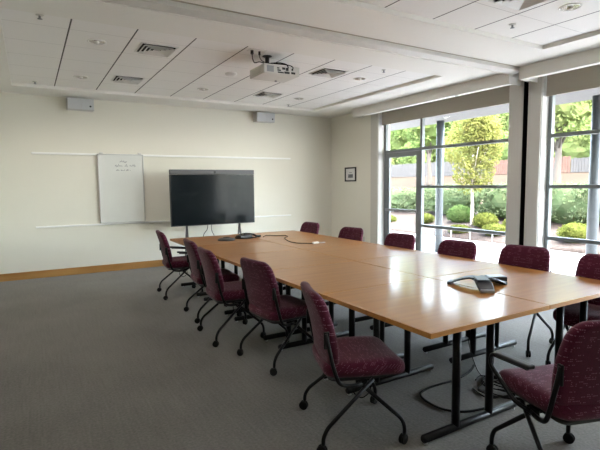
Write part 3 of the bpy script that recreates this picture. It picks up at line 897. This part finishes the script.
for i in range(nx + 1):
    row = []
    for j in range(ny + 1):
        x, y = 52 + i * 1.3, -10 + j * 1.05
        t = math.sin(PI * .5 * min(1, i / 5))
        h = 12.5 + 2.2 * noise.noise(Vector((y * .06, 3.3, 0))) - max(0, 30 - y) * .16
        h += 1.5 * noise.noise(Vector((x * .3, y * .3, 7))) + .8 * noise.noise(Vector((x * .9, y * .9, 2)))
        row.append(bm.verts.new((x + .9 * noise.noise(Vector((x, y * .5, 9))), y, 2.4 + h * t if i else 2.0)))
    g.append(row)
for a, b in zip(g, g[1:]):
    for j in range(ny): bm.faces.new((a[j], b[j], b[j + 1], a[j + 1])).smooth = True
e = bmesh.ops.extrude_face_region(bm, geom=bm.faces[:])
bmesh.ops.translate(bm, verts=[v for v in e['geom'] if isinstance(v, bmesh.types.BMVert)], vec=(.5, 0, -1.0))
struct('added_wooded_hill', bm, M_leaf_far2)  # hill added to block low sky from tabletop reflections and tree gaps
bm = new_bm(); box(bm, XW + .3, 8.28, -6, 14, 2.92, 3.2)
struct('canopy', bm, M_canopy)
for y, l in ((7.38, 'round grey steel column outside the left window'), (4.07, 'round grey steel column outside the right window at the photo edge'), (.7, 'round grey steel column outside, right of the photo edge')):
    if y < 2: continue
    bm = new_bm(); cyl(bm, (8.0, y, -.02), (8.0, y, 2.92), .084, 24)
    tag(link_mesh('column', bm, M_column), l, 'column', 'columns holding the canopy outside')

def leaf_quad(bm, p, s, rng, up=.3):
    n = Vector((rng.gauss(0, 1), rng.gauss(0, 1), rng.gauss(0, 1) + up)).normalized()
    a = n.orthogonal().normalized()
    b = n.cross(a)
    th = rng.uniform(0, 6.28)
    u = a * math.cos(th) + b * math.sin(th); w = n.cross(u)
    v = [bm.verts.new(p + u * s), bm.verts.new(p + w * s * .5 + n * s * .12), bm.verts.new(p - u * s), bm.verts.new(p - w * s * .5 + n * s * .12)]
    bm.faces.new(v)
def blob(bm, c, r, rng, sub=2, amp=.15, f=1.5):
    q = bmesh.ops.create_icosphere(bm, subdivisions=sub, radius=1.0)
    o = Vector((rng.uniform(0, 50), rng.uniform(0, 50), 0))
    for v in q['verts']:
        d = v.co.copy(); k = 1 + amp * 2 * noise.noise(d * f + o)
        v.co = Vector((c[0] + d.x * r[0] * k, c[1] + d.y * r[1] * k, c[2] + d.z * r[2] * k))
def crown(c, r, n, size, seed, clumps=10, core=.72, spread=.55):
    rng = random.Random(seed); bm = new_bm()
    blob(bm, c, tuple(k * core for k in r), rng, 3, .2, 2)
    cl = []
    for k in range(clumps):
        d = Vector((rng.gauss(0, 1), rng.gauss(0, 1), rng.gauss(0, 1))).normalized()
        cl.append((Vector((d.x * r[0], d.y * r[1], d.z * r[2])) * .62, rng.uniform(.35, spread)))
    for k in range(n):
        b, q = cl[k % clumps]
        d = Vector((rng.gauss(0, 1), rng.gauss(0, 1), rng.gauss(0, 1))).normalized() * rng.uniform(.75, 1.05)
        p = Vector(c) + b + Vector((d.x * r[0], d.y * r[1], d.z * r[2])) * q
        leaf_quad(bm, p, size * rng.uniform(.6, 1.2), rng)
    return bm
def shrub(x, y, r, h, mt, label, seed, n=900, size=.035, name='garden_shrub', cat='shrub'):
    z = terr(x, 0)
    t = thing(name, label, cat, (x, y, z - .03), 0, 'shrubs in the garden bed outside')
    rng = random.Random(seed); bm = new_bm()
    blob(bm, (0, 0, h * .42), (r * .86, r * .86, h * .55), rng, 3, .06, 3)
    for k in range(n):
        d = Vector((rng.gauss(0, 1), rng.gauss(0, 1), rng.gauss(0, 1))).normalized()
        if d.z < -.5: continue
        q = rng.uniform(.84, 1.03)
        leaf_quad(bm, Vector((d.x * r * q, d.y * r * q, h * .42 + d.z * h * .58 * q)), size * rng.uniform(.7, 1.2), rng)
    leaf_mesh('foliage', bm, mt, t)
    bm = new_bm(); cyl(bm, (0, 0, -.05), (0, 0, h * .4), .02, 6); link_mesh('stem', bm, M_bark, t)
shrub(12.35, 10.47, .45, .60, M_leaf_g, 'round green shrub left of the yellow tree trunk', 1)
shrub(12.0, 9.22, .37, .46, M_leaf_lime, 'round pale green shrub just right of the yellow tree trunk', 2)
shrub(11.2, 8.28, .38, .32, M_leaf_lime, 'low lime shrub in front of the right round shrub', 3)
shrub(11.0, 9.35, .33, .26, M_leaf_lime, 'low flat lime shrub in front of the tree trunk', 4)
shrub(11.3, 6.12, .42, .48, M_leaf_lime, 'round lime shrub seen through the right window', 5)
shrub(11.9, 11.62, .32, .33, M_leaf_lime, 'small lime shrub behind the grey column', 6)
shrub(12.1, 8.35, .28, .34, M_leaf_lime, 'small lime shrub at the right end of the left window', 7, 600)
shrub(11.4, 13.1, .40, .30, M_leaf_lime, 'low pale shrub seen through the glazed door', 8)

def hedge(x, y, rx, ry, h, label, seed, n):
    z = terr(x, 0)
    t = thing('hedge_bush', label, 'hedge', (x, y, z - .05), 0, 'hedge bushes along the bed outside')
    rng = random.Random(seed); bm = new_bm()
    blob(bm, (0, 0, h * .48), (rx * .88, ry * .95, h * .5), rng, 3, .10, 2.5)
    for k in range(n):
        d = Vector((rng.gauss(0, 1), rng.gauss(0, 1), rng.gauss(0, 1))).normalized()
        if d.z < -.6 or d.x > .75: continue
        e = [abs(c) ** .6 * (1 if c > 0 else -1) for c in d]
        q = rng.uniform(.86, 1.06)
        leaf_quad(bm, Vector((e[0] * rx * q, e[1] * ry * q, h * .48 + e[2] * h * .52 * q)), .06 * rng.uniform(.7, 1.2), rng)
    leaf_mesh('foliage', bm, M_leaf_h, t)
    bm = new_bm(); cyl(bm, (0, 0, -.05), (0, 0, h * .4), .04, 6); link_mesh('stem', bm, M_bark, t)
hedge(13.9, 14.9, .8, 1.52, .98, 'wide green hedge bush seen through the glazed door', 20, 2600)
hedge(13.6, 11.9, .7, 1.28, 1.12, 'dark green hedge bush behind the grey column and round shrub', 21, 2600)
hedge(13.6, 9.5, .7, 1.0, 1.15, 'green hedge bush right of the yellow tree', 22, 2600)
hedge(13.4, 7.35, .7, .98, 1.18, 'dense green hedge bush filling the right window', 23, 2600)
hedge(13.4, 5.2, .7, 1.0, 1.18, 'green hedge bush behind the column in the right window', 24, 1600)

def tree(x, y, trunk_r, trunk_h, cz, r, n, size, seed, mt, label, bark, group, clumps=14, core=.7, name='tree', spread=.55):
    z = terr(x, 0)
    t = thing(name, label, 'tree', (x, y, z - .02), 0, group)
    leaf_mesh('crown', crown((0, 0, cz), r, n, size, seed, clumps, core, spread), mt, t)
    bm = new_bm(); rng = random.Random(seed)
    P = [(0, 0, 0), (rng.uniform(-.02, .02), rng.uniform(-.03, .03), trunk_h * .5), (rng.uniform(-.04, .04), rng.uniform(-.05, .05), trunk_h), (0, 0, cz)]
    tube(bm, smooth_path(P, 4), [trunk_r * (1.25 - .55 * k / 12) for k in range(13)], 10)
    for k in range(5):
        a = k * 1.26 + .3
        tube(bm, [(0, 0, trunk_h * (.9 + .06 * k)), (r[0] * .5 * math.cos(a), r[1] * .5 * math.sin(a), cz - r[2] * .2 + .1 * k)], [trunk_r * .4, trunk_r * .12], 6)
    link_mesh('trunk', bm, bark, t)
tree(12.0, 9.72, .045, 1.3, 2.40, (.84, .94, 1.38), 9500, .055, 31, M_leaf_y, 'slender yellow green tree with a pale trunk outside the left window', M_palebark, 'young trees outside', 26, .12, spread=.46)
tree(24.0, 23.1, .16, 1.9, 4.2, (1.8, 1.9, 1.9), 2600, .16, 32, M_leaf_far, 'green lawn tree behind the grey column, in front of the fence', M_bark, 'young trees outside')
tree(24.0, 14.1, .18, 1.6, 4.4, (2.2, 2.3, 2.0), 2600, .16, 33, M_leaf_far2, 'lawn tree with a leaning trunk seen through the right window', M_bark, 'young trees outside')
FT = [('far left behind the door glass', 37.5, 45.6), ('behind the top of the door', 37.5, 40.4), ('just left of the grey column', 37.5, 35.2), ('between column and yellow tree', 37.5, 30.0),
      ('right behind the yellow tree', 37.5, 24.8), ('left in the right window', 37.5, 19.0), ('right in the right window', 37.5, 14.4),
      ('in the second line at far left', 43.5, 51.0), ('in the second line above the door', 43.5, 45.6), ('in the second line left of the column', 43.5, 40.2), ('in the second line over the column', 43.5, 34.8), ('in the second line over the yellow tree', 43.5, 29.4), ('in the second line right of the yellow tree', 43.5, 24.0), ('in the second line behind the right window', 43.5, 18.6)]
for k, (lab, x, y) in enumerate(FT):
    second = x > 40
    h = (13.6 if second else 9.4) + (.5, -.4, .1, .7, -.3)[k % 5]
    if y < 20: h -= 1.6
    tree(x, y, .22, 1.5, h * .50, (2.3, 2.25, h * .47), 4200, .20, 100 + k, (M_leaf_far2, M_leaf_far)[(k + second) % 2], ('pale green' if (k + second) % 2 == 0 else 'mid green') + ' tree beyond the fence, ' + lab, M_bark, 'trees beyond the fence', 20, .62)
tree(51, 36.3, .25, 2, 6.4, (2.6, 3.2, 5.6), 2600, .28, 150, M_leaf_far2, 'tall pale tree far behind, filling the gap right of the yellow tree', M_bark, 'trees beyond the fence', 20, .7)
for k, (lab, y) in enumerate([('at the far left behind the door', 45.0), ('behind the door glass', 39.6), ('left of the grey column', 34.2), ('left of the yellow tree', 28.8), ('right of the yellow tree', 23.4), ('in the right window', 18.0), ('at the right photo edge', 12.6)]):
    z = terr(33.45, 0)
    t = thing('understory_bush', 'pale green bush growing just behind the fence, ' + lab, 'shrub', (33.45, y, z - .05), 0, 'bushes behind the fence')
    leaf_mesh('foliage', crown((0, 0, 1.75), (.78, 2.25, 1.6), 2200, .17, 300 + k, 16, .74, .6), M_leaf_far2 if k % 2 else M_leaf_far, t)
    bm = new_bm(); cyl(bm, (0, 0, -.05), (0, 0, 1.2), .06, 8); link_mesh('stem', bm, M_bark, t)
def fence(y0, y1, mt, label, h):
    t = thing('garden_fence', label, 'fence', (32, y0, 2.13), 0, 'board fences on the slope outside')
    bm = new_bm(); y = 0
    r = random.Random(int(y0 * 10))
    while y < y1 - y0:
        z = h + r.uniform(-.03, .03)
        box(bm, -.015, .015, y, y + .16, 0, z); y += .18
    link_mesh('boards', bm, mt, t)
    for z in (.3, h - .3):
        bm = new_bm(); box(bm, .015, .06, 0, y1 - y0, z - .05, z + .05); link_mesh('rail', bm, mt, t)
fence(24.2, 45, M_fence_g, 'weathered grey board fence seen through the door and behind the column', 1.3)
fence(17.9, 24.1, M_fence_r, 'red brown board fence between the two grey fences', 1.15)
fence(6, 17.8, M_fence_g, 'weathered grey board fence at the right of the right window', 1.0)
t = thing('garden_rail', 'low thin metal rail at the edge of the patio outside the left window', 'rail', (10.25, 6.9, -.02))
bm = new_bm(); tube(bm, [(0, 0, .24), (0, 2.8, .24)], .012, 6); link_mesh('top_bar', bm, M_steel, t)
for y in (0.02, .75, 1.45, 2.1, 2.78):
    bm = new_bm(); tube(bm, [(0, y, -.02), (0, y, .24)], .012, 6); link_mesh('post', bm, M_steel, t)

# ------------------------------------------------------------------ light
w = bpy.data.worlds.new('sky'); scn.world = w; w.use_nodes = True
nt = w.node_tree
bg = nt.nodes['Background']
sky = nt.nodes.new('ShaderNodeTexSky'); sky.sky_type = 'NISHITA'; sky.sun_disc = False
sky.sun_elevation = math.radians(55); sky.sun_rotation = math.radians(200); sky.dust_density = 4.0; sky.air_density = 1.0
mx = nt.nodes.new('ShaderNodeMix'); mx.data_type = 'RGBA'; mx.inputs[0].default_value = .25
nt.links.new(sky.outputs[0], mx.inputs[7]); mx.inputs[6].default_value = (.92, .96, 1.0, 1)
nt.links.new(mx.outputs[2], bg.inputs['Color'])
bg.inputs['Strength'].default_value = 11.0
sl = bpy.data.lights.new('sun', 'SUN'); sl.energy = 42.0; sl.angle = math.radians(8); sl.color = (1, .98, .94)
so = bpy.data.objects.new('sun', sl); COL.objects.link(so)
so.rotation_euler = Vector((-.42, -.22, -.87)).to_track_quat('-Z', 'Y').to_euler()

# ------------------------------------------------------------------ camera
cam = bpy.data.cameras.new('camera'); co = bpy.data.objects.new('camera', cam); COL.objects.link(co)
yaw, pitch, roll, fpx, hc = 0.531, -0.088, -0.0103, 459.46, 1.5419
cy, sy, cp, sp = math.cos(yaw), math.sin(yaw), math.cos(pitch), math.sin(pitch)
fwd = Vector((sy * cp, cy * cp, sp)); right = Vector((cy, -sy, 0)); up = right.cross(fwd)
R = right * math.cos(roll) + up * math.sin(roll); U = up * math.cos(roll) - right * math.sin(roll)
M = Matrix((R, U, -fwd)).transposed().to_4x4(); M.translation = (0, 0, hc)
co.matrix_world = M
cam.sensor_width = 36.0; cam.lens = fpx / 600 * 36.0; cam.clip_end = 300
scn.camera = co
vs = scn.view_settings
vs.view_transform = 'Standard'; vs.look = 'None'; vs.gamma = 1.0; vs.use_curve_mapping = False
vs.exposure = 0.87
